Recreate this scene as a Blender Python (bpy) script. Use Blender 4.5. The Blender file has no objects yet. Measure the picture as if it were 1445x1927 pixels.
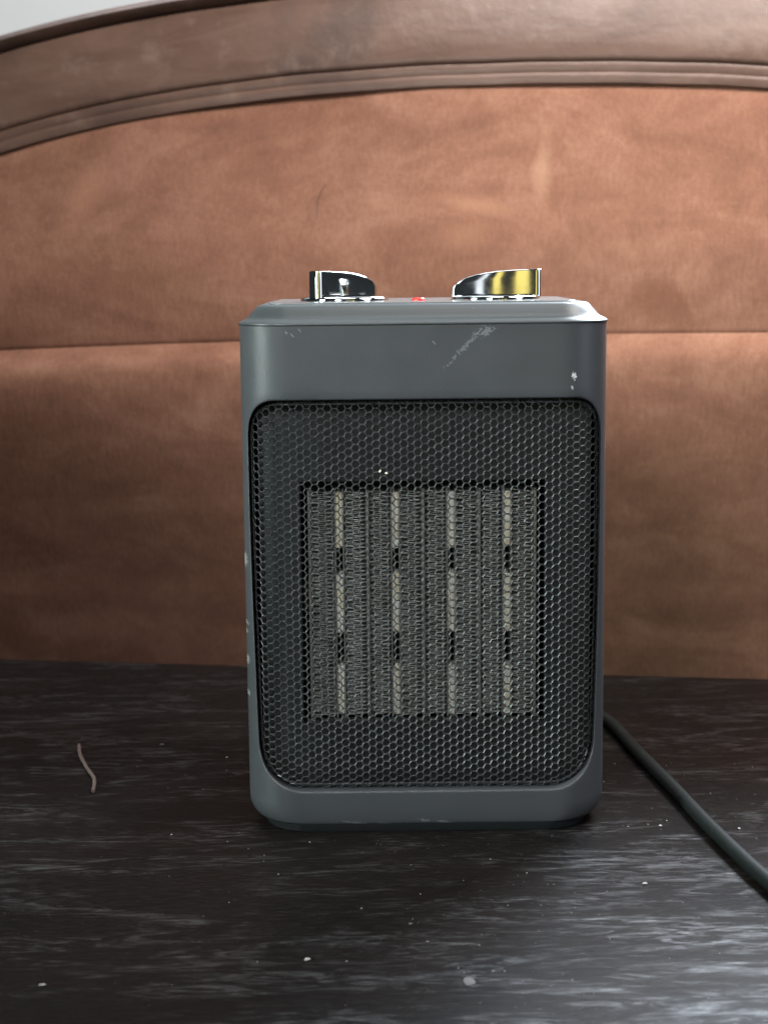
import bpy, math, random
from mathutils import Vector, Matrix, noise as mnoise
random.seed(7)
R = math.radians
sc = bpy.context.scene
col = sc.collection

# ------------------------------------------------------------------ camera
cam_d = bpy.data.cameras.new('camera')
cam = bpy.data.objects.new('camera', cam_d); col.objects.link(cam)
cam.matrix_world = Matrix.Translation((-0.0165, -0.6976, 0.247)) @ Matrix.Rotation(R(90 - 8.5), 4, 'X') @ Matrix.Rotation(R(-0.6), 4, 'Z')
cam_d.sensor_fit = 'VERTICAL'; cam_d.sensor_height = 36.0; cam_d.sensor_width = 27.0
cam_d.lens = 36.0 * 3100 / 1927
cam_d.clip_start = 0.01; cam_d.clip_end = 50
cam_d.dof.use_dof = True; cam_d.dof.focus_distance = 0.712; cam_d.dof.aperture_fstop = 14.5
sc.camera = cam

# ------------------------------------------------------------------ world, lamps, exposure
w = bpy.data.worlds.new('World'); sc.world = w; w.use_nodes = True
bg = w.node_tree.nodes['Background']
bg.inputs['Color'].default_value = (0.80, 0.92, 1.0, 1); bg.inputs['Strength'].default_value = 0.04
sc.view_settings.view_transform = 'Standard'; sc.view_settings.look = 'None'
sc.view_settings.exposure = 0.0; sc.view_settings.gamma = 1.0
sc.view_settings.use_curve_mapping = False

def area(name, loc, target, sx, sy, power, color, spread=180):
    l = bpy.data.lights.new(name, 'AREA'); l.shape = 'RECTANGLE'; l.size = sx; l.size_y = sy
    l.energy = power; l.color = color; l.spread = R(spread)
    o = bpy.data.objects.new(name, l); col.objects.link(o)
    o.location = loc
    o.rotation_euler = (Vector(target) - Vector(loc)).to_track_quat('-Z', 'Y').to_euler()
    return o
# lamps added overhead, above the gap between heater and sofa, for the velvet
area('overhead_fill', (0.52, 0.02, 0.98), (0.16, 0.38, 0.38), 0.34, 0.34, 6.0, (1.0, 0.97, 0.94), 110)
area('overhead_fill', (0.05, 0.02, 1.10), (0.05, 0.38, 0.36), 0.28, 0.34, 1.3, (1.0, 0.97, 0.94), 110)
# front light, high on the left: front of the housing, the grille and the heating element
area('front_light', (-0.30, -0.85, 0.60), (0.04, 0.0, 0.17), 0.22, 0.24, 0.47, (0.97, 0.99, 1.0), 45)
# lamp added over the back of the sofa, right, for sheen on the table and on the cap
area('overhead_fill', (0.60, 1.00, 1.02), (0.14, -0.20, 0.0), 0.5, 0.4, 38.0, (0.80, 0.90, 1.0), 120)
# lamp added above to brighten the wall
area('wall_fill', (-0.35, 0.72, 1.65), (-0.35, 1.15, 0.55), 0.8, 0.25, 8.0, (0.80, 0.91, 1.0), 120)
# pale side light from the left
area('side_light', (-0.75, -0.34, 0.40), (0.0, 0.0, 0.15), 0.16, 0.45, 1.0, (0.84, 1.0, 0.93), 50)
# cool side light from the right
area('side_light', (0.85, -0.42, 0.38), (0.0, 0.0, 0.15), 0.26, 0.45, 0.24, (0.72, 0.83, 1.0), 60)
# yellow and white panels added behind the camera for the chrome knob's reflection
for x, sx, cc in ((0.20, 0.06, (0.9, 0.95, 1.0)), (0.36, 0.07, (1.0, 0.80, 0.20)), (0.62, 0.14, (1.0, 0.80, 0.20)), (1.02, 0.28, (1.0, 0.80, 0.20))):
    area('reflection_panel', (x, -2.4, 0.42), (0.0, 0.0, 0.24), sx, 0.75, 1.7 * sx * 0.75 * math.pi, cc)

# ------------------------------------------------------------------ helpers
def mesh_obj(name, verts, faces, mat, parent=None, smooth=True, angle=40):
    me = bpy.data.meshes.new(name)
    me.from_pydata([tuple(v) for v in verts], [], faces); me.update()
    if smooth:
        me.polygons.foreach_set('use_smooth', [True] * len(me.polygons))
        me.set_sharp_from_angle(angle=R(angle))
    if mat: me.materials.append(mat)
    o = bpy.data.objects.new(name, me); col.objects.link(o)
    if parent: o.parent = parent
    return o

def tag(o, label=None, cat=None, group=None, kind=None):
    if label: o['label'] = label
    if cat: o['category'] = cat
    if group: o['group'] = group
    if kind: o['kind'] = kind
    return o

def empty(name, loc=(0, 0, 0)):
    o = bpy.data.objects.new(name, None); col.objects.link(o); o.location = loc; return o

def grid_faces(n, m, wrap=False, off=0):
    """n rows of m points"""
    f = []
    for i in range(n - 1):
        for j in range(m if wrap else m - 1):
            k = (j + 1) % m
            f.append((off + i * m + j, off + i * m + k, off + (i + 1) * m + k, off + (i + 1) * m + j))
    return f

def tube(path, rad, seg=10):
    pts = [Vector(p) for p in path]; V = []; F = []
    n = len(pts)
    for i, p in enumerate(pts):
        t = (pts[min(i + 1, n - 1)] - pts[max(i - 1, 0)]).normalized()
        a = t.cross(Vector((0, 0, 1)))
        if a.length < 1e-4: a = t.cross(Vector((0, 1, 0)))
        a.normalize(); b = a.cross(t)
        r = rad[i] if isinstance(rad, (list, tuple)) else rad
        for k in range(seg):
            an = 2 * math.pi * k / seg
            V.append(p + a * (r * math.cos(an)) + b * (r * math.sin(an)))
    F = grid_faces(n, seg, True)
    F.append(tuple(range(seg))); F.append(tuple(reversed(range((n - 1) * seg, n * seg))))
    return V, F

def spline(pts, n=8):
    P = [Vector(p) for p in pts]; P = [P[0] * 2 - P[1]] + P + [P[-1] * 2 - P[-2]]
    out = []
    for i in range(1, len(P) - 2):
        for k in range(n):
            t = k / n; a, b, c, d = P[i - 1:i + 3]
            out.append(0.5 * ((2 * b) + (c - a) * t + (2 * a - 5 * b + 4 * c - d) * t * t + (3 * b - a - 3 * c + d) * t ** 3))
    out.append(P[-2]); return out

def box(x0, x1, y0, y1, z0, z1, bev=0.0):
    b = min(bev, (x1 - x0) / 3, (y1 - y0) / 3, (z1 - z0) / 3)
    if b <= 0:
        V = [(x, y, z) for z in (z0, z1) for y in (y0, y1) for x in (x0, x1)]
        F = [(0, 2, 3, 1), (4, 5, 7, 6), (0, 1, 5, 4), (2, 6, 7, 3), (0, 4, 6, 2), (1, 3, 7, 5)]
        return V, F
    V = []; F = []
    loops = [(z0, b), (z0 + b, 0), (z1 - b, 0), (z1, b)]
    for z, i in loops:
        V += [(x0 + b + i * 0, y0 + i, z), (x1 - b, y0 + i, z), (x1 - i, y0 + b, z), (x1 - i, y1 - b, z),
              (x1 - b, y1 - i, z), (x0 + b, y1 - i, z), (x0 + i, y1 - b, z), (x0 + i, y0 + b, z)]
    F = grid_faces(4, 8, True); F.append(tuple(reversed(range(8)))); F.append(tuple(range(24, 32)))
    return V, F

def join(*parts):
    V = []; F = []
    for v, f in parts:
        o = len(V); V += list(v); F += [tuple(i + o for i in q) for q in f]
    return V, F

# ------------------------------------------------------------------ materials
class NT:
    def __init__(s, name):
        s.m = bpy.data.materials.new(name); s.m.use_nodes = True
        s.t = s.m.node_tree; s.b = s.t.nodes['Principled BSDF']
    def n(s, typ, **kw):
        q = s.t.nodes.new(typ)
        for k, v in kw.items():
            if k in q.inputs: q.inputs[k].default_value = v
            else: setattr(q, k, v)
        return q
    def l(s, a, b): s.t.links.new(a, b)
    def coords(s, scale=(1, 1, 1), rot=(0, 0, 0), kind='Object'):
        tc = s.n('ShaderNodeTexCoord'); mp = s.n('ShaderNodeMapping')
        mp.inputs['Scale'].default_value = scale; mp.inputs['Rotation'].default_value = rot
        s.l(tc.outputs[kind], mp.inputs[0]); return mp.outputs[0]
    def noise(s, vec, scale, detail=4, rough=0.55, dist=0.0):
        q = s.n('ShaderNodeTexNoise', Scale=scale, Detail=detail, Roughness=rough, Distortion=dist)
        s.l(vec, q.inputs['Vector']); return q.outputs['Fac']
    def ramp(s, fac, stops):
        q = s.n('ShaderNodeValToRGB'); e = q.color_ramp.elements
        while len(e) < len(stops): e.new(0.5)
        for el, (p, c) in zip(e, stops):
            el.position = p; el.color = c if len(c) == 4 else (*c, 1)
        s.l(fac, q.inputs[0]); return q.outputs[0]
    def mapr(s, v, a, b, c, d):
        q = s.n('ShaderNodeMapRange'); s.l(v, q.inputs[0])
        for i, x in enumerate((a, b, c, d)): q.inputs[i + 1].default_value = x
        return q.outputs[0]
    def math(s, op, a, b=None):
        q = s.n('ShaderNodeMath', operation=op)
        for i, x in enumerate((a, b)):
            if x is None: continue
            if isinstance(x, (int, float)): q.inputs[i].default_value = x
            else: s.l(x, q.inputs[i])
        return q.outputs[0]
    def mix(s, fac, a, b):
        q = s.n('ShaderNodeMix', data_type='RGBA')
        for i, x in ((0, fac), (6, a), (7, b)):
            if isinstance(x, (int, float)): q.inputs[i].default_value = x
            elif isinstance(x, tuple): q.inputs[i].default_value = x if len(x) == 4 else (*x, 1)
            else: s.l(x, q.inputs[i])
        return q.outputs[2]
    def bump(s, h, strength, dist=0.001, prev=None):
        q = s.n('ShaderNodeBump', Strength=strength, Distance=dist); s.l(h, q.inputs['Height'])
        if prev: s.l(prev, q.inputs['Normal'])
        return q.outputs[0]
    def blob(s, vec, c, rad, rot=0.0):
        """soft 0..1 mask of an ellipsoid at c with radii rad (object space, rotated in x/z)"""
        a = s.n('ShaderNodeVectorMath', operation='SUBTRACT'); s.l(vec, a.inputs[0]); a.inputs[1].default_value = c
        r = s.n('ShaderNodeVectorRotate', rotation_type='Y_AXIS'); s.l(a.outputs[0], r.inputs['Vector']); r.inputs['Angle'].default_value = rot
        d = s.n('ShaderNodeVectorMath', operation='DIVIDE'); s.l(r.outputs[0], d.inputs[0]); d.inputs[1].default_value = rad
        k = s.n('ShaderNodeVectorMath', operation='LENGTH'); s.l(d.outputs[0], k.inputs[0])
        return k.outputs['Value']

def principled(name, color, rough=0.5, metal=0.0, spec=0.5):
    k = NT(name); b = k.b
    b.inputs['Base Color'].default_value = (*color, 1); b.inputs['Roughness'].default_value = rough
    b.inputs['Metallic'].default_value = metal; b.inputs['Specular IOR Level'].default_value = spec
    return k

# housing: grey moulded plastic with fine grain, scuffs and two paint chips
k = principled('grey_plastic', (0.06, 0.066, 0.07), 0.42)
v = k.coords()
fine = k.noise(v, 1500, 3, 0.6); soft = k.noise(v, 30, 3)
k.l(k.bump(fine, 0.22, 0.0004), k.b.inputs['Normal'])
k.l(k.mapr(k.noise(v, 60, 5), 0.3, 0.7, 0.33, 0.46), k.b.inputs['Roughness'])
base = k.mix(soft, (0.047, 0.0505, 0.0555), (0.055, 0.0585, 0.0645))
jag = k.noise(v, 900, 2); jag2 = k.noise(v, 420, 3)
def chip(col_in, c, rad, rot, thr, noi, amt, colr):
    d = k.blob(v, c, rad, rot)
    e = k.math('ADD', d, k.math('MULTIPLY', k.math('SUBTRACT', noi, 0.5), thr))
    m = k.math('MULTIPLY', k.mapr(e, 1.05, 0.85, 0, 1), amt)
    return k.mix(m, col_in, colr)
base = chip(base, (0.0635, 0.0, 0.2000), (0.0009, 0.02, 0.0015), 0.35, 2.4, jag, 0.8, (0.70, 0.72, 0.70))
base = chip(base, (0.0625, 0.0, 0.1953), (0.0005, 0.02, 0.0010), 0.5, 2.6, jag, 0.5, (0.62, 0.64, 0.62))
base = chip(base, (0.0185, 0, 0.2145), (0.0085, 0.02, 0.0008), R(47), 7.0, jag, 0.20, (0.42, 0.44, 0.45))
base = chip(base, (0.0262, 0, 0.2192), (0.0028, 0.02, 0.0013), R(30), 6.0, jag, 0.24, (0.45, 0.47, 0.48))
for (x, z) in ((-0.058, 0.2195), (-0.0525, 0.2205), (-0.0555, 0.2183), (0.004, 0.2148)):
    base = chip(base, (x, 0, z), (0.0003, 0.02, 0.0009), 0.7, 3.0, jag, 0.28, (0.4, 0.42, 0.43))
for (x, z, rx) in ((-0.017, 0.0035, 0.004), (-0.002, 0.0052, 0.002), (0.008, 0.0042, 0.003), (-0.03, 0.0040, 0.006)):
    base = chip(base, (x, 0, z), (rx, 0.03, 0.0005), -0.15, 5.0, jag, 0.2, (0.36, 0.38, 0.38))
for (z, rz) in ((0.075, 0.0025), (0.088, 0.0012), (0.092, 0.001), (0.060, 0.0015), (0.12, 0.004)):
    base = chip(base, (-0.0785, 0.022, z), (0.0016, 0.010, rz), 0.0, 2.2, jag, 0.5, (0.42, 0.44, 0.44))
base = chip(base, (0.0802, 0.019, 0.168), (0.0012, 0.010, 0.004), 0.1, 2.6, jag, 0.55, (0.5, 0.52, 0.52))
k.l(base, k.b.inputs['Base Color'])
M_body = k.m

k = principled('grey_cap_plastic', (0.042, 0.047, 0.050), 0.40, 0.0, 0.35)
v = k.coords()
k.l(k.bump(k.noise(v, 1400, 2), 0.10, 0.0003), k.b.inputs['Normal'])
ed = k.noise(v, 700, 3)
k.l(k.mix(k.mapr(ed, 0.70, 0.76, 0, 0.4), (0.042, 0.047, 0.050), (0.22, 0.24, 0.25)), k.b.inputs['Base Color'])
M_cap = k.m
M_top = principled('gloss_top_plastic', (0.12, 0.13, 0.135), 0.22).m
M_foot = principled('black_rubber_base', (0.008, 0.010, 0.0105), 0.7, 0.0, 0.2).m
M_black = principled('black_inner_plastic', (0.012, 0.013, 0.014), 0.5).m
M_plate = principled('dark_inner_plate', (0.026, 0.029, 0.031), 0.42).m
k = principled('painted_mesh_metal', (0.095, 0.10, 0.104), 0.28, 0.5)
v = k.coords()
k.l(k.mapr(k.noise(v, 400, 3), 0.3, 0.7, 0.20, 0.36), k.b.inputs['Roughness'])
M_mesh = k.m
k = principled('fin_aluminium', (0.42, 0.41, 0.40), 0.42, 0.30)
v = k.coords()
k.l(k.ramp(k.noise(v, 160, 3), [(0.3, (0.36, 0.355, 0.35)), (0.7, (0.58, 0.575, 0.57))]), k.b.inputs['Base Color'])
M_fin = k.m
M_bar = principled('bar_aluminium', (0.50, 0.49, 0.48), 0.35, 0.7).m
k = principled('cream_ceramic', (0.72, 0.68, 0.56), 0.5)
v = k.coords()
k.l(k.ramp(k.noise(v, 70, 2), [(0.35, (0.82, 0.82, 0.80)), (0.5, (0.86, 0.82, 0.72)), (0.65, (0.82, 0.72, 0.52))]), k.b.inputs['Base Color'])
M_cer = k.m
M_tan = principled('tan_insulator', (0.22, 0.14, 0.09), 0.6).m
k = principled('chrome', (0.62, 0.64, 0.65), 0.06, 1.0)
v = k.coords()
k.l(k.mapr(k.noise(v, 120, 4), 0.3, 0.7, 0.04, 0.09), k.b.inputs['Roughness'])
M_chrome = k.m
k = principled('red_lamp_lens', (0.62, 0.03, 0.02), 0.25)
M_red = k.m
k = principled('black_cord_rubber', (0.016, 0.021, 0.020), 0.62, 0.0, 0.2)
v = k.coords()
k.l(k.bump(k.noise(v, 500, 3), 0.2, 0.0004), k.b.inputs['Normal'])
k.l(k.mix(k.mapr(k.noise(v, 260, 4), 0.6, 0.75, 0, 0.5), (0.0075, 0.010, 0.0096), (0.03, 0.035, 0.033)), k.b.inputs['Base Color'])
M_cord = k.m

# table: dark worn wood, grain along x
k = principled('dark_worn_wood', (0.02, 0.016, 0.014), 0.4)
v0 = k.coords()
vA = k.coords((32, 150, 150), (0, 0, R(3)))      # broken grain
vB = k.coords((110, 760, 760), (0, 0, R(1)))      # fine fibres
vC = k.coords((7, 26, 26), (0, 0, R(-5)))        # worn patches
g1 = k.noise(vA, 1.0, 8, 0.72, 2.0); g3 = k.noise(vB, 1.0, 6, 0.72, 0.5); g2 = k.noise(vC, 1.0, 6, 0.66, 1.8)
pz = k.noise(v0, 7, 4, 0.6, 0.8)
worn = k.math('MULTIPLY', k.mapr(g1, 0.47, 0.62, 0, 1), k.mapr(g2, 0.46, 0.60, 0, 1))
fib = k.math('MULTIPLY', k.mapr(g3, 0.48, 0.64, 0, 1), k.mapr(k.noise(v0, 1100, 3, 0.7), 0.40, 0.58, 0.25, 1.0))
worn = k.math('MULTIPLY', worn, k.math('ADD', k.math('MULTIPLY', fib, 0.75), 0.25))
colr = k.mix(k.mapr(pz, 0.3, 0.7, 0, 1), (0.0050, 0.0048, 0.0048), (0.0100, 0.0070, 0.0062))
colr = k.mix(k.math('MULTIPLY', fib, 0.42), colr, (0.030, 0.028, 0.028))
colr = k.mix(worn, colr, (0.062, 0.060, 0.063))
dust = k.math('MULTIPLY', k.mapr(k.noise(v0, 620, 2, 0.5), 0.68, 0.74, 0, 1), k.mapr(k.noise(v0, 26, 3), 0.42, 0.62, 0, 1))
colr = k.mix(k.math('MULTIPLY', dust, 0.4), colr, (0.14, 0.135, 0.13))
k.l(colr, k.b.inputs['Base Color'])
k.l(k.math('ADD', k.mapr(worn, 0.0, 0.7, 0.36, 0.46), k.math('MULTIPLY', g3, 0.10)), k.b.inputs['Roughness'])
k.l(k.mapr(worn, 0.0, 0.6, 0.06, 0.75), k.b.inputs['Specular IOR Level'])
nb = k.bump(g3, 0.35, 0.0006); nb = k.bump(g1, 0.30, 0.0008, nb)
k.l(nb, k.b.inputs['Normal'])
M_table = k.m

# velvet
def velvet(name, c_dark, c_mid, c_light, marks=()):
    k = principled(name, c_mid, 0.85, 0.0, 0.15)
    v = k.coords(); vs = k.coords((1, 1, 2.2), (0, R(12), 0))
    a = k.noise(vs, 11, 5, 0.6, 1.0); b = k.noise(v, 34, 4, 0.6, 0.6); h = k.noise(v, 900, 2)
    vst = k.coords((420, 420, 110), (0, R(14), 0)); st = k.noise(vst, 1.0, 3, 0.6)
    fz = k.noise(v, 620, 3, 0.7)
    m = k.math('ADD', k.math('ADD', k.math('MULTIPLY', a, 0.44), k.math('MULTIPLY', b, 0.24)), k.math('ADD', k.math('MULTIPLY', st, 0.18), k.math('MULTIPLY', fz, 0.14)))
    c = k.ramp(m, [(0.37, c_dark), (0.5, c_mid), (0.63, c_light)])
    for (p, rad, rot, amt, colx) in marks:
        d = k.blob(v, p, rad, rot)
        e = k.math('ADD', d, k.math('MULTIPLY', k.math('SUBTRACT', b, 0.5), 2.4))
        c = k.mix(k.math('MULTIPLY', k.mapr(e, 1.25, 0.15, 0, 1), amt), c, colx)
    k.l(c, k.b.inputs['Base Color'])
    k.b.inputs['Sheen Weight'].default_value = 0.35; k.b.inputs['Sheen Roughness'].default_value = 0.45
    k.b.inputs['Sheen Tint'].default_value = (1.0, 0.72, 0.55, 1)
    nb = k.bump(h, 0.35, 0.0006); nb = k.bump(st, 0.25, 0.0008, nb); nb = k.bump(b, 0.06, 0.006, nb)
    k.l(nb, k.b.inputs['Normal']); return k.m

# rail wood
k = principled('polished_brown_wood', (0.10, 0.06, 0.045), 0.34)
v = k.coords((3, 40, 40)); v0 = k.coords()
g = k.noise(v, 1.4, 5, 0.6, 0.8); pz = k.noise(v0, 14, 4)
c = k.ramp(g, [(0.3, (0.118, 0.066, 0.048)), (0.7, (0.185, 0.112, 0.084))])
c = k.mix(k.mapr(pz, 0.50, 0.68, 0, 0.7), c, (0.080, 0.048, 0.038))
c = k.mix(k.mapr(k.noise(v0, 38, 5, 0.65), 0.56, 0.70, 0, 0.45), c, (0.24, 0.165, 0.135))
k.l(c, k.b.inputs['Base Color'])
k.l(k.mapr(pz, 0.3, 0.7, 0.28, 0.46), k.b.inputs['Roughness'])
k.l(k.bump(k.noise(v0, 120, 4), 0.18, 0.002), k.b.inputs['Normal'])
M_rail = k.m
k = principled('white_wall_paint', (0.80, 0.80, 0.78), 0.8)
v = k.coords(); k.l(k.bump(k.noise(v, 120, 4), 0.1, 0.002), k.b.inputs['Normal'])
k.l(k.mix(k.noise(v, 4, 3), (0.78, 0.79, 0.78), (0.83, 0.83, 0.81)), k.b.inputs['Base Color'])
M_wall = k.m

# ------------------------------------------------------------------ setting: table and wall
YAW = R(8.5)
EX = Vector((math.cos(YAW), -math.sin(YAW), 0)); EY = Vector((math.sin(YAW), math.cos(YAW), 0)); EZ = Vector((0, 0, 1))
SO = Vector((-0.0165, 0.325, 0))
def rear(x, back=-0.0255):            # y of the line of the table's rear edge at world x
    p = SO + EY * back
    return p.y - (x - p.x) * math.tan(YAW)
def table_top():
    xs = [-0.75, 0.75]; T = 0.035; b = 0.003; V = []
    for z, i in ((-T, 0.0), (-b, 0.0), (-0.0009, 0.0009), (0.0, b)):
        V += [(xs[0] + i, -0.75 + i, z), (xs[1] - i, -0.75 + i, z), (xs[1] - i, rear(xs[1]) - i, z), (xs[0] + i, rear(xs[0]) - i, z)]
    F = grid_faces(4, 4, True) + [(3, 2, 1, 0), (12, 13, 14, 15)]
    return V, F
tb = mesh_obj('table', *table_top(), M_table)
tag(tb, 'dark worn wooden table top under the fan heater', 'table', kind='structure')
V, F = box(-2.2, 2.2, 1.15, 1.20, -0.7, 2.0)
tag(mesh_obj('wall', V, F, M_wall, smooth=False), 'white painted wall behind the sofa', 'wall', kind='structure')

# ------------------------------------------------------------------ sofa back
sofa = empty('sofa_back', (0, 0, 0))
tag(sofa, 'brown velvet sofa back with an arched wooden top rail', 'sofa')
LEAN = R(20)
O2 = SO + EY * 0.03 + EZ * 0.21
UP = EZ * math.cos(LEAN) + EY * math.sin(LEAN)
FR = -(EY * math.cos(LEAN) - EZ * math.sin(LEAN))      # front normal of the leaning panel
def seam_u(x): return -0.0060 + 0.0189 * x - 0.0393 * x * x
def arch(x): d = x - 0.07; return 0.163 - 0.235 * d * d - 1.0 * d ** 4
def P(x, u, o): return O2 + EX * x + UP * u + FR * o
M_vel = velvet('brown_velvet', (0.178, 0.079, 0.051), (0.248, 0.115, 0.074), (0.335, 0.168, 0.112),
    marks=[(tuple(P(0.094, 0.105, 0.0)), (0.0062, 0.06, 0.023), R(-7), 0.75, (0.42, 0.235, 0.155)),
           (tuple(P(0.052, 0.080, 0.0)), (0.032, 0.06, 0.006), R(-10), 0.55, (0.42, 0.21, 0.13)),
           (tuple(P(0.045, 0.058, 0.0)), (0.020, 0.06, 0.010), R(10), 0.40, (0.40, 0.20, 0.12)),
           (tuple(P(-0.21, 0.085, 0.0)), (0.010, 0.06, 0.030), R(-30), 0.40, (0.40, 0.20, 0.12)),
           (tuple(P(0.185, 0.01, 0.0)), (0.03, 0.06, 0.015), R(-20), 0.45, (0.16, 0.066, 0.04)),
           ((-0.235, 0.35, 0.075), (0.004, 0.06, 0.030), R(-4), 0.45, (0.36, 0.18, 0.11)),
           ((0.165, 0.30, 0.115), (0.014, 0.06, 0.016), R(20), 0.40, (0.34, 0.16, 0.10)),
           ((0.19, 0.30, 0.070), (0.010, 0.06, 0.010), R(30), 0.40, (0.34, 0.16, 0.10)),
           ((0.175, 0.30, 0.050), (0.004, 0.06, 0.012), R(-35), 0.45, (0.36, 0.18, 0.11))])
NX, X0, X1 = 140, -0.48, 0.60
def wr(x, z, s=1.0): return mnoise.noise(Vector((x * 9, z * 9, 3.1))) * 0.0022 * s + mnoise.noise(Vector((x * 20, z * 24, 7.7))) * 0.0002 * s
V = []
rows = 46
for i in range(rows):
    t = i / (rows - 1); vv = t ** 1.6
    for j in range(NX):
        x = X0 + (X1 - X0) * j / (NX - 1)
        a, b = seam_u(x), arch(x) + 0.014
        q = min(vv / 0.42, 1.0)
        o = -0.014 + 0.014 * (1 - (1 - q) ** 2)
        if vv < 0.02: o -= 0.003 * (1 - vv / 0.02) ** 2
        if vv > 0.85: o -= 0.006 * ((vv - 0.85) / 0.15) ** 2
        u = a + (b - a) * vv
        V.append(P(x, u, o + wr(x, u) * min(1, vv * 8)))
upper = mesh_obj('upper_panel', V, grid_faces(rows, NX), M_vel, sofa, angle=80)
V = []
rows = 64
for i in range(rows):
    t = i / (rows - 1); wv = t ** 1.8
    for j in range(NX):
        x = X0 + (X1 - X0) * j / (NX - 1)
        base = P(x, seam_u(x), -0.0160)
        y0 = (base - SO).dot(EY); z0 = base.z
        z = z0 - (z0 + 0.30) * wv
        yy = y0 - 0.030 * (1 - math.exp(-wv * 10)) - 0.011 * (1 - math.exp(-wv * 90)) + 0.172 * wv
        # low soft folds near the table
        yy += 0.0006 * math.sin(z * 190 + 1.4 * mnoise.noise(Vector((x * 6, 0, 1)))) * math.exp(-((z - 0.022) / 0.022) ** 2)
        yy -= wr(x, z, 1.2) * min(1, wv * 20)
        lift = 0.0034 * (1 - wv / 0.01) if wv < 0.01 else 0
        V.append(SO + EX * x + EY * yy + EZ * (z + lift))
lower = mesh_obj('lower_panel', V, grid_faces(rows, NX), M_vel, sofa, angle=80)
# rail: profile swept along the arch; (n = outwards along the arch normal, o = towards the viewer)
prof_face = [(0.0130, -0.02), (0.0130, 0.0036), (0.0138, 0.0050), (0.0165, 0.0058), (0.026, 0.0064), (0.040, 0.0064), (0.055, 0.0056), (0.0660, 0.0044), (0.0685, 0.0032), (0.0700, -0.02)]
prof_bead = [(-0.001, -0.02), (-0.001, 0.0012), (0.0008, 0.0020), (0.0030, 0.0025), (0.0052, 0.0026), (0.0060, 0.0021), (0.0068, 0.0026), (0.0092, 0.0034), (0.0118, 0.0039), (0.0126, 0.0035), (0.0128, -0.02)]
prof_lip = [(0.0702, -0.02), (0.0702, 0.0020), (0.0715, 0.0075), (0.0745, 0.0100), (0.0785, 0.0085), (0.0805, 0.0030), (0.0810, -0.030)]
def sweep(prof):
    n = 160; V = []
    for i in range(n):
        x = X0 + (X1 - X0) * i / (n - 1)
        d = x - 0.07; sl = -0.47 * d - 4.0 * d ** 3
        L = math.hypot(1, sl); nx, nu = -sl / L, 1 / L
        wob = 0.0006 * mnoise.noise(Vector((x * 22, 5.2, 0)))
        for (a, o) in prof:
            V.append(P(x + nx * a, arch(x) + nu * (a + wob), o))
    m = len(prof); F = grid_faces(n, m)
    F.append(tuple(range(m))); F.append(tuple(reversed(range((n - 1) * m, n * m))))
    return V, F
rail = mesh_obj('top_rail', *sweep(prof_face), M_rail, sofa, angle=50)
mesh_obj('bead_moulding', *sweep(prof_bead), M_rail, rail, angle=50)
mesh_obj('outer_lip', *sweep(prof_lip), M_rail, rail, angle=50)

# a dark hair on the velvet
pts = [P(x, u, 0.0035) for x, u in ((-0.0445, 0.094), (-0.048, 0.088), (-0.0495, 0.080), (-0.0492, 0.070))]
hair = mesh_obj('hair', *tube(spline(pts, 5), 0.00028, 5), principled('dark_hair', (0.03, 0.015, 0.01), 0.5).m)
tag(hair, 'short dark curved hair stuck on the upper velvet', 'hair')

# ------------------------------------------------------------------ heater
HC = 0.0012
heater = empty('fan_heater', (HC, 0, 0))
tag(heater, 'small dark grey ceramic fan heater with honeycomb grille and two chrome knobs', 'heater')
HW, RF, RB, DP = 0.0794, 0.021, 0.016, 0.118
S1 = (HW - RF) + math.pi * RF / 2
def smap(s, inset=0.0):
    """front arc-length -> (x, y); inset shrinks the contour"""
    a = abs(s); sg = 1 if s >= 0 else -1
    if a <= HW - RF: return (s, inset)
    th = min((a - (HW - RF)) / RF, math.pi / 2); r = RF - inset
    return (sg * (HW - RF + r * math.sin(th)), RF - r * math.cos(th))
FS = []
for i in range(13): FS.append(-S1 + (math.pi * RF / 2) * i / 13)
nf = 44
for i in range(nf + 1): FS.append(-(HW - RF) + 2 * (HW - RF) * i / nf)
for i in range(1, 14): FS.append(HW - RF + (math.pi * RF / 2) * i / 13)
def foot_contour(i):
    return [(x * (HW - 1.5 * i) / HW, (y - DP / 2) * (DP / 2 - 0.25 * i) / (DP / 2) + DP / 2) for x, y in contour(0)]
def contour(inset):
    pts = [smap(s, inset) for s in FS]
    r = RB - inset
    for y in (0.04, 0.06, 0.08): pts.append((HW - inset, y))
    for i in range(9):
        th = math.pi / 2 * i / 8; pts.append((HW - RB + r * math.cos(th), DP - RB + r * math.sin(th)))
    for i in range(9):
        th = math.pi / 2 * i / 8; pts.append((-(HW - RB) - r * math.sin(th), DP - RB + r * math.cos(th)))
    for y in (0.08, 0.06, 0.04): pts.append((-(HW - inset), y))
    return pts
NCN = len(contour(0)); NFS = len(FS)
ZB, ZT = 0.0125, 0.2222
# opening (s, z): rounded, narrower at the foot, corner radii 15 / 21 mm
OT, OB = 0.1908, 0.0188
def half_open(z):
    t = min(1.0, max(0.0, (z - OB) / (OT - OB)))
    return 0.0797 - 0.0050 * (1 - t) ** 1.6 - 0.0008 * max(0, t - 0.7) / 0.3
def sdf(s, z):
    c = (OT + OB) / 2; rr = 0.0155 if z > c else 0.0215
    qx = abs(s) - (half_open(z) - rr); qz = abs(z - c) - ((OT - OB) / 2 - rr)
    return math.hypot(max(qx, 0), max(qz, 0)) + min(max(qx, qz), 0) - rr
def hit(s, z):
    """point of the opening's edge on the ray from its middle to (s, z)"""
    c = (OT + OB) / 2; a, b = 0.0, 1.0
    for _ in range(40):
        m = (a + b) / 2
        if sdf(s * m, c + (z - c) * m) < 0: a = m
        else: b = m
    return s * a, c + (z - c) * a
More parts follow.
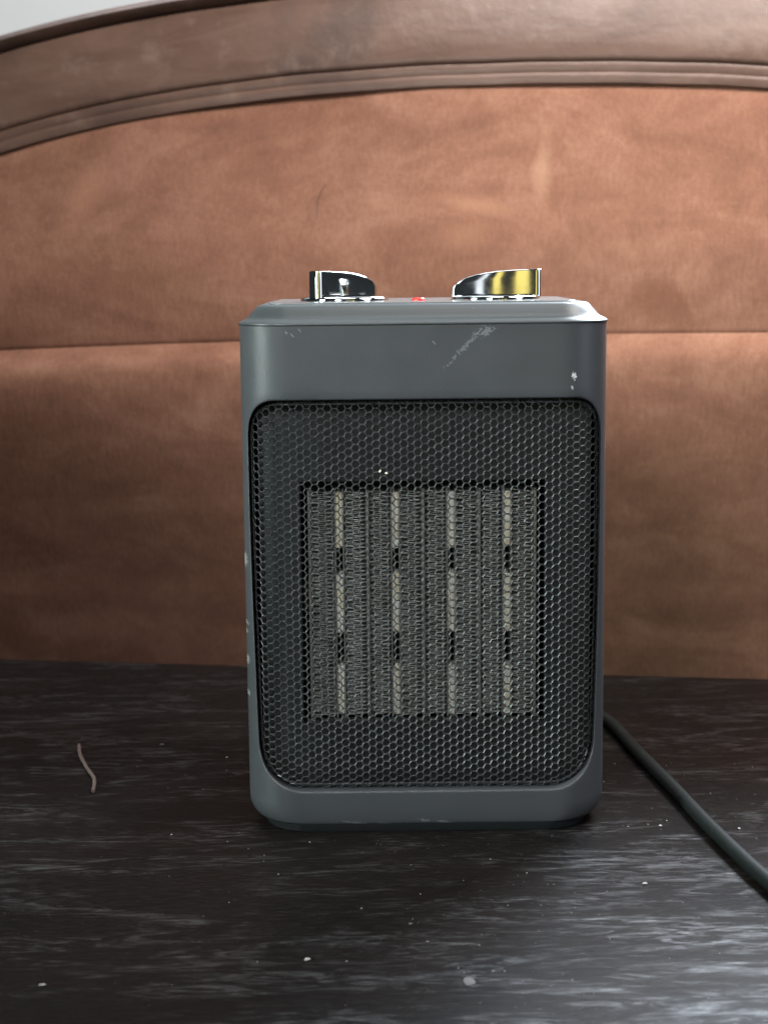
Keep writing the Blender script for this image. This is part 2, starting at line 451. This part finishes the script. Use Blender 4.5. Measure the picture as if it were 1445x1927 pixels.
# outer rectangle of the front, matched to the contour samples
nz = 48
ZS = [ZB + (ZT - ZB) * i / nz for i in range(nz + 1)]
outer = [(s, ZB) for s in FS] + [(S1, z) for z in ZS[1:-1]] + [(s, ZT) for s in reversed(FS)] + [(-S1, z) for z in reversed(ZS[1:-1])]
inner = [hit(*p) for p in outer]
def inw(p, d):                    # move a point of the edge towards (+) / away from the opening along the sdf normal
    e = 1e-5; gx = (sdf(p[0] + e, p[1]) - sdf(p[0] - e, p[1])) / (2 * e); gz = (sdf(p[0], p[1] + e) - sdf(p[0], p[1] - e)) / (2 * e)
    g = math.hypot(gx, gz) or 1; return (p[0] - gx / g * d, p[1] - gz / g * d)
def P3(s, z, dep):
    a = abs(s); sg = 1 if s >= 0 else -1
    if a <= HW - RF: return (s, dep, z)
    th = min((a - (HW - RF)) / RF, math.pi / 2)
    return (sg * (HW - RF + RF * math.sin(th)), RF - RF * math.cos(th) + dep, z)
def housing():
    V = []; F = []
    NO = len(outer)
    rings = []
    start = [inw(p, -0.0009) for p in inner]       # front edge of the fillet
    K = 9
    for r in range(K + 1):
        t = r / K
        rings.append([P3(o[0] + (q[0] - o[0]) * t, o[1] + (q[1] - o[1]) * t, 0) for o, q in zip(outer, start)])
    for a in (22, 45, 68, 90):
        a = R(a); rings.append([P3(*inw(p, -0.0009 * (1 - math.sin(a))), 0.0009 * (1 - math.cos(a))) for p in inner])
    rings.append([P3(*p, 0.0065) for p in inner])
    for rg in rings: V += rg
    F += grid_faces(len(rings), NO, True)
    # sides and back, plus the rounded foot
    off = len(V)
    side = contour(0)[NFS - 1:] + [contour(0)[0]]
    for z in ZS: V += [(x, y, z) for x, y in side]
    F += grid_faces(len(ZS), len(side), False, off)
    off = len(V)
    prof = [(ZB, 0.0), (0.0100, 0.0002), (0.0078, 0.0007), (0.0060, 0.0014), (0.0047, 0.0022), (0.0040, 0.0030), (0.0037, 0.0040), (0.0037, 0.0070)]
    for z, i in prof: V += [(x, y, z) for x, y in foot_contour(i)]
    F += [tuple(reversed(q)) for q in grid_faces(len(prof), NCN, True, off)]
    # top collar under the cap
    off = len(V)
    for z, i in ((ZT, 0.0), (0.2226, 0.0008), (0.2226, 0.004)): V += [(x, y, z) for x, y in contour(i)]
    F += grid_faces(3, NCN, True, off)
    return V, F
body = mesh_obj('housing', *housing(), M_body, heater, angle=35)
import bmesh
bm = bmesh.new(); bm.from_mesh(body.data); bmesh.ops.remove_doubles(bm, verts=bm.verts, dist=2e-5)
bmesh.ops.recalc_face_normals(bm, faces=bm.faces); bm.to_mesh(body.data); bm.free()
body.data.polygons.foreach_set('use_smooth', [True] * len(body.data.polygons)); body.data.set_sharp_from_angle(angle=R(35))

def loft(prof, cap_top=True, cap_bot=False, cf=None):
    V = []
    for z, i in prof: V += [(x, y, z) for x, y in (cf or contour)(i)]
    F = grid_faces(len(prof), NCN, True)
    if cap_top: F.append(tuple(range((len(prof) - 1) * NCN, len(prof) * NCN)))
    if cap_bot: F.append(tuple(reversed(range(NCN))))
    return V, F
cap = mesh_obj('top_cap', *loft([(0.2218, 0.0035), (0.2222, -0.0001), (0.2227, -0.0005), (0.2232, -0.0004), (0.2238, 0.0003), (0.2244, 0.0015), (0.2249, 0.0027),
                                 (0.2256, 0.0036), (0.2268, 0.0046), (0.2284, 0.0060), (0.2300, 0.0075), (0.2306, 0.0084), (0.2309, 0.0094), (0.2310, 0.0104)], True, True), M_cap, heater, angle=30)
mesh_obj('control_panel', *loft([(0.2306, 0.0128), (0.2313, 0.0128), (0.2316, 0.0132)], True, True), M_top, cap, angle=30)
mesh_obj('base_foot', *loft([(0.0, 0.0058), (0.0004, 0.0050), (0.0046, 0.0042)], True, True, foot_contour), M_foot, heater, angle=30)

# honeycomb grille: real hexagonal holes in a sheet that follows the front's curve
def honeycomb():
    V = []; F = []
    PT = 0.00342; RO = PT / math.sqrt(3); DX = PT * math.sqrt(3) / 2
    REC = 0.0030
    layers = [(1.0, 0.00008), (0.945, 0.0), (0.875, 0.00030), (0.83, 0.0013)]
    hexa = [(math.cos(R(60 * i)), math.sin(R(60 * i))) for i in range(6)]
    def dish(s, z):                    # the sheet dishes back towards its rim
        d = -sdf(s, z); t = max(0.0, 1 - max(d, 0) / 0.010)
        return REC + 0.0022 * t * t
    cols = int(0.085 / DX) + 1; rowsn = int(0.18 / PT) + 2
    for c in range(-cols, cols + 1):
        for r in range(rowsn + 1):
            s = c * DX; z = 0.0125 + r * PT + (PT / 2 if c % 2 else 0)
            if sdf(s, z) > 0.0009: continue
            b = len(V)
            for f, d in layers:
                for hx, hz in hexa:
                    ss, zz = s + hx * RO * f, z + hz * RO * f
                    V.append(P3(ss, zz, dish(ss, zz) + d))
            for L in range(3):
                for i in range(6):
                    j = (i + 1) % 6
                    F.append((b + L * 6 + i, b + L * 6 + j, b + L * 6 + 6 + j, b + L * 6 + 6 + i))
    return V, F
grille = mesh_obj('honeycomb_grille', *honeycomb(), M_mesh, heater, angle=25)

rp = [(0.0006, 0.0066), (0.0008, 0.0056), (0.0013, 0.0049), (0.0020, 0.0046), (0.0024, 0.0050)]
rings = []
for d, dep in rp: rings += [P3(*inw(p, d), dep) for p in inner]
mesh_obj('rim', rings, grid_faces(len(rp), len(inner), True), M_mesh, grille, angle=60)
# inside: dark plate with a window, box behind it, heating element
def ring_plate(x0, x1, z0, z1, y, th, X, Z0, Z1):
    a = [(-X, Z0), (X, Z0), (X, Z1), (-X, Z1)]; b = [(x0, z0), (x1, z0), (x1, z1), (x0, z1)]
    V = [(p[0], y, p[1]) for p in a] + [(p[0], y, p[1]) for p in b] + [(p[0], y + th, p[1]) for p in b]
    F = [(i, (i + 1) % 4, 4 + (i + 1) % 4, 4 + i) for i in range(4)] + [(4 + i, 4 + (i + 1) % 4, 8 + (i + 1) % 4, 8 + i) for i in range(4)]
    return V, F
EXC = -0.0008
mesh_obj('inner_plate', *ring_plate(-0.0535 + EXC, 0.0535 + EXC, 0.0465, 0.1545, 0.0125, 0.008, 0.0720, 0.0140, 0.1985), M_plate, heater, smooth=False)
V, F = box(-0.0760, 0.0760, 0.0475, 0.0480, 0.0125, 0.2100)
mesh_obj('air_duct', V, F, M_black, heater, smooth=False)
elem = empty('heating_element', (EXC, 0.022, 0)); elem.parent = heater
Z0e, Z1e = 0.0462, 0.1498
colx = [-0.0365 - 0.0003, -0.0120, 0.0126, 0.0373]           # ceramic columns
barx = [-0.0243, 0.0003, 0.0250, 0.0496]
def fin_stack(x0, x1):
    n = 58; V = []; F = []; jit = random.Random(int(x0 * 1e6))
    pts = []
    for i in range(n * 2 + 1):
        z = Z0e + 0.001 + (Z1e - Z0e - 0.002) * i / (n * 2) + jit.uniform(-1, 1) * 0.00022
        pts.append((x0 if i % 2 == 0 else x1, z))
    # corrugated strip: folded back and forth between the bars
    for i, (x, z) in enumerate(pts):
        V += [(x, 0, z), (x, 0.012, z), (x, 0.012, z + 0.00030), (x, 0, z + 0.00030)]
    for i in range(len(pts) - 1):
        a, b = i * 4, i * 4 + 4
        F += [(a, b, b + 3, a + 3), (a + 3, b + 3, b + 2, a + 2), (a + 1, a, b, b + 1)[::-1]]
    return V, F
xsplit = []
left_edge = -0.0500
seq = []
edges = sorted([(c, 0.0022) for c in colx] + [(b, 0.0009) for b in barx])
x = left_edge + 0.0006
for c, hwid in edges:
    seq.append((x, c - hwid)); x = c + hwid
for a, b in seq:
    mesh_obj('fin_stack', *fin_stack(a, b), M_fin, elem, smooth=False)
for b in barx + [left_edge]:
    V, F = box(b - 0.0006, b + 0.0006, -0.0006, 0.012, Z0e, Z1e)
    mesh_obj('spacer_bar', V, F, M_bar, elem, smooth=False)
segs = [(0.1238, 0.1490), (0.0855, 0.1120), (0.0478, 0.0702)]
for c in colx:
    for s_ in (-1, 1):
        V, F = box(c + s_ * 0.0018 - 0.0003, c + s_ * 0.0018 + 0.0003, -0.0004, 0.012, Z0e, Z1e)
        mesh_obj('electrode_strip', V, F, M_bar, elem, smooth=False)
    for z0, z1 in segs:
        dz = random.uniform(-0.0006, 0.0006)
        V, F = box(c - 0.00145, c + 0.00145, -0.0003, 0.011, z0 + dz, z1 + dz, 0.0003)
        mesh_obj('ceramic_tile', V, F, M_cer, elem)
V, F = box(-0.0532, -0.0512, 0.002, 0.010, 0.0940, 0.1100, 0.0004)
tn = mesh_obj('insulator_strip', V, F, M_tan, elem); tn['label'] = 'short tan strip at the left of the element'

# chrome knobs: round base with an upright fin
def knob(cx, ang):
    n = 40; V = []
    prof = [(0.0200, 0.0), (0.0200, 0.0008), (0.0194, 0.0014), (0.0180, 0.0019), (0.0130, 0.0024), (0.0, 0.0026)]
    for r, z in prof:
        for i in range(n):
            a = 2 * math.pi * i / n; V.append((r * math.cos(a), r * math.sin(a), z))
    kb = mesh_obj('knob', V, grid_faces(len(prof), n, True), M_chrome, heater, angle=50)
    kb.location = (cx, 0.057, 0.2317); kb.rotation_euler.z = ang
    L, HH = 0.0405, 0.0108; V = []; ns = 44
    for i in range(ns + 1):
        t = i / ns
        tt = 0.5 - 0.5 * math.cos(math.pi * t)                     # dense at both ends
        a = -L / 2 + L * tt
        h = 0.0012 + HH * max(0.0, 1 - (1 - tt) ** 2.5) ** (1 / 2.5)
        th = 0.0022 + 0.0016 * math.sin(math.pi * min(1, 0.10 + 0.62 * tt))
        e = (1 - tt) * L
        if e < 0.0022: th *= math.sqrt(max(0.02, 1 - (1 - e / 0.0022) ** 2)) * 0.35 + 0.65
        if tt * L < 0.003: th *= 0.35 + 0.65 * math.sqrt(max(0, 1 - (1 - tt * L / 0.003) ** 2))
        rr = min(0.0006, h * 0.3, th * 0.5)
        cs = [(-th, 0.0), (-th, h * 0.35), (-th, h * 0.7), (-th, h - rr)]
        for q in (22, 45, 68): cs.append((-th + rr * (1 - math.cos(R(q))), h - rr + rr * math.sin(R(q))))
        cs += [(-th + rr, h), (0, h + 0.0002)]
        full = cs + [(-y, z) for y, z in reversed(cs[:-1])]
        for y, z in full: V.append((a, y, z))
    m = len(full); F = grid_faces(ns + 1, m)
    F.append(tuple(range(m))); F.append(tuple(reversed(range(ns * m, (ns + 1) * m))))
    g = mesh_obj('grip', V, F, M_chrome, kb, angle=45); g.location.z = 0.0012
    bm = bmesh.new(); bm.from_mesh(g.data); bmesh.ops.recalc_face_normals(bm, faces=bm.faces); bm.to_mesh(g.data); bm.free()
    g.data.polygons.foreach_set('use_smooth', [True] * len(g.data.polygons)); g.data.set_sharp_from_angle(angle=R(45))
    return kb
kl = knob(-0.0345, R(180 + 48)); kr = knob(0.0340, R(3))
kl['label'] = 'left chrome knob turned with its heel to the front'
kr['label'] = 'right chrome knob with its grip lying sideways'
V = []
for r, z in ((0.0030, 0.2314), (0.0030, 0.2322), (0.0026, 0.2327), (0.0014, 0.2329), (0.0001, 0.2329)):
    V += [(r * math.cos(2 * math.pi * i / 20), r * math.sin(2 * math.pi * i / 20), z) for i in range(20)]
ind = mesh_obj('indicator_lamp', V, grid_faces(5, 20, True), M_red, heater, angle=50); ind.location = (-0.0015, 0.040, 0)
# dirt flakes caught in the grille
for (x, z) in ((-0.0192, 0.1601), (-0.0165, 0.1592)):
    V, F = box(-0.0004, 0.0004, -0.0003, 0.0003, -0.0006, 0.0005, 0.0001)
    fl = mesh_obj('dirt_flake', V, F, M_cer, grille); fl.location = (x, 0.0027, z); fl.rotation_euler = (0, random.uniform(0, 1.5), 0)
# power cord
cp = [(0.055, 0.1175, 0.022), (0.062, 0.150, 0.020), (0.078, 0.180, 0.010), (0.092, 0.185, 0.0045), (0.1035, 0.160, 0.0036), (0.110, 0.105, 0.0036), (0.1171, 0.0531, 0.0036),
      (0.1237, -0.0033, 0.0038), (0.1302, -0.0492, 0.0040), (0.1345, -0.0729, 0.0040), (0.146, -0.130, 0.0038), (0.17, -0.20, 0.0036), (0.22, -0.28, 0.0036)]
sp = spline(cp, 10)
cord = mesh_obj('power_cord', *tube([(p.x - HC, p.y, p.z - 0.0003) for p in sp], 0.0032, 14), M_cord, heater, angle=60)
V, F = tube([(0.054 - HC, 0.1172, 0.022), (0.0545 - HC, 0.124, 0.022), (0.056 - HC, 0.134, 0.0218)], [0.007, 0.0062, 0.0045], 14)
mesh_obj('strain_relief', V, F, M_cord, cord)

# ------------------------------------------------------------------ crumbs and a thread on the table
def crumb(name, x, y, sx, sy, sz, rot, mat, label, cat='crumb'):
    V = []; F = []; n = 9; rnd = random.Random(label)
    for r, z in ((0.75, 0.0), (1.0, 0.35), (0.7, 0.85)):
        for i in range(n):
            a = 2 * math.pi * i / n; q = r * rnd.uniform(0.8, 1.15)
            V.append((math.cos(a) * q * sx * 0.75, math.sin(a) * q * sy * 0.75, z * sz * 0.8))
    F = grid_faces(3, n, True); F.append(tuple(range(2 * n, 3 * n))); F.append(tuple(reversed(range(n))))
    o = mesh_obj(name, V, F, mat, angle=60); o.location = (x, y, 0.0001); o.rotation_euler.z = rot
    return tag(o, label, cat, 'crumbs on the table')
M_cw = principled('white_crumb', (0.34, 0.34, 0.32), 0.85).m
M_cg = principled('grey_crumb', (0.085, 0.083, 0.078), 0.85).m
crumb('crumb', -0.0458, -0.1348, 0.0017, 0.0011, 0.0010, 0.5, M_cw, 'bright white oval crumb in front of the heater, left of centre')
crumb('crumb', -0.1373, -0.1538, 0.0019, 0.0008, 0.0008, 0.2, M_cw, 'long white crumb in the bottom left corner of the table')
crumb('crumb', 0.1044, 0.0038, 0.0010, 0.0010, 0.0009, 0.3, M_cw, 'small white crumb right of the heater, left of the cord')
crumb('crumb', 0.0992, 0.0054, 0.0009, 0.0008, 0.0007, 0.8, M_cg, 'tiny grey crumb between the heater and a white crumb by the cord')
crumb('crumb', 0.0867, -0.0648, 0.0013, 0.0011, 0.0009, 0.1, M_cw, 'round pale crumb in front of the heater, lower right')
crumb('flake', 0.0115, -0.1544, 0.0030, 0.0046, 0.0006, 0.1, M_cg, 'broad grey flake near the bottom edge, right of centre', 'flake')
crumb('crumb', -0.0080, -0.1034, 0.0013, 0.0009, 0.0007, 0.7, M_cg, 'pale grey crumb in front of the middle of the heater')
crumb('crumb', 0.1383, -0.0007, 0.0008, 0.0014, 0.0007, 0.2, M_cw, 'thin white crumb to the right of the cord')
crumb('crumb', -0.1340, 0.1378, 0.0016, 0.0012, 0.0007, 0.5, M_cg, 'faint grey crumb left of the heater near the velvet')
# many tiny specks nobody could count
Vs = []; Fs = []
rnd = random.Random(5)
for _ in range(420):
    u = rnd.random()
    x = rnd.gauss(0.05, 0.08) if u < 0.75 else rnd.uniform(-0.25, 0.22); y = rnd.uniform(-0.21, 0.10) if u < 0.75 else rnd.uniform(-0.2, 0.24)
    if abs(x - HC) < HW + 0.003 and -0.004 < y < DP + 0.01: continue
    if x > 0.09 and abs(x - (0.118 - 0.13 * y)) < 0.008: continue
    r = 0.00018 + 0.00035 * rnd.random() ** 3; a = rnd.uniform(0, 3.1); q = rnd.uniform(0.4, 1)
    o = len(Vs)
    for i in range(4):
        an = a + i * math.pi / 2; rr = r if i % 2 == 0 else r * q
        Vs.append((x + math.cos(an) * rr, y + math.sin(an) * rr, 0.0001))
    Vs.append((x, y, 0.0001 + r * 0.8))
    Fs += [(o + i, o + (i + 1) % 4, o + 4) for i in range(4)]
tag(mesh_obj('dust_specks', Vs, Fs, principled('dust', (0.22, 0.215, 0.21), 0.8).m, smooth=False), 'tiny pale dust specks scattered over the dark table', 'dust', kind='stuff')
tp = [(-0.1769, 0.1364, 0.0009), (-0.1729, 0.1175, 0.0012), (-0.1653, 0.0948, 0.0010), (-0.1589, 0.0775, 0.0011), (-0.1563, 0.0594, 0.0009)]
th = mesh_obj('thread', *tube(spline(tp, 6), 0.0009, 7), principled('brown_thread', (0.115, 0.072, 0.062), 0.9).m)
tag(th, 'short wavy brown thread lying on the table left of the heater', 'thread')
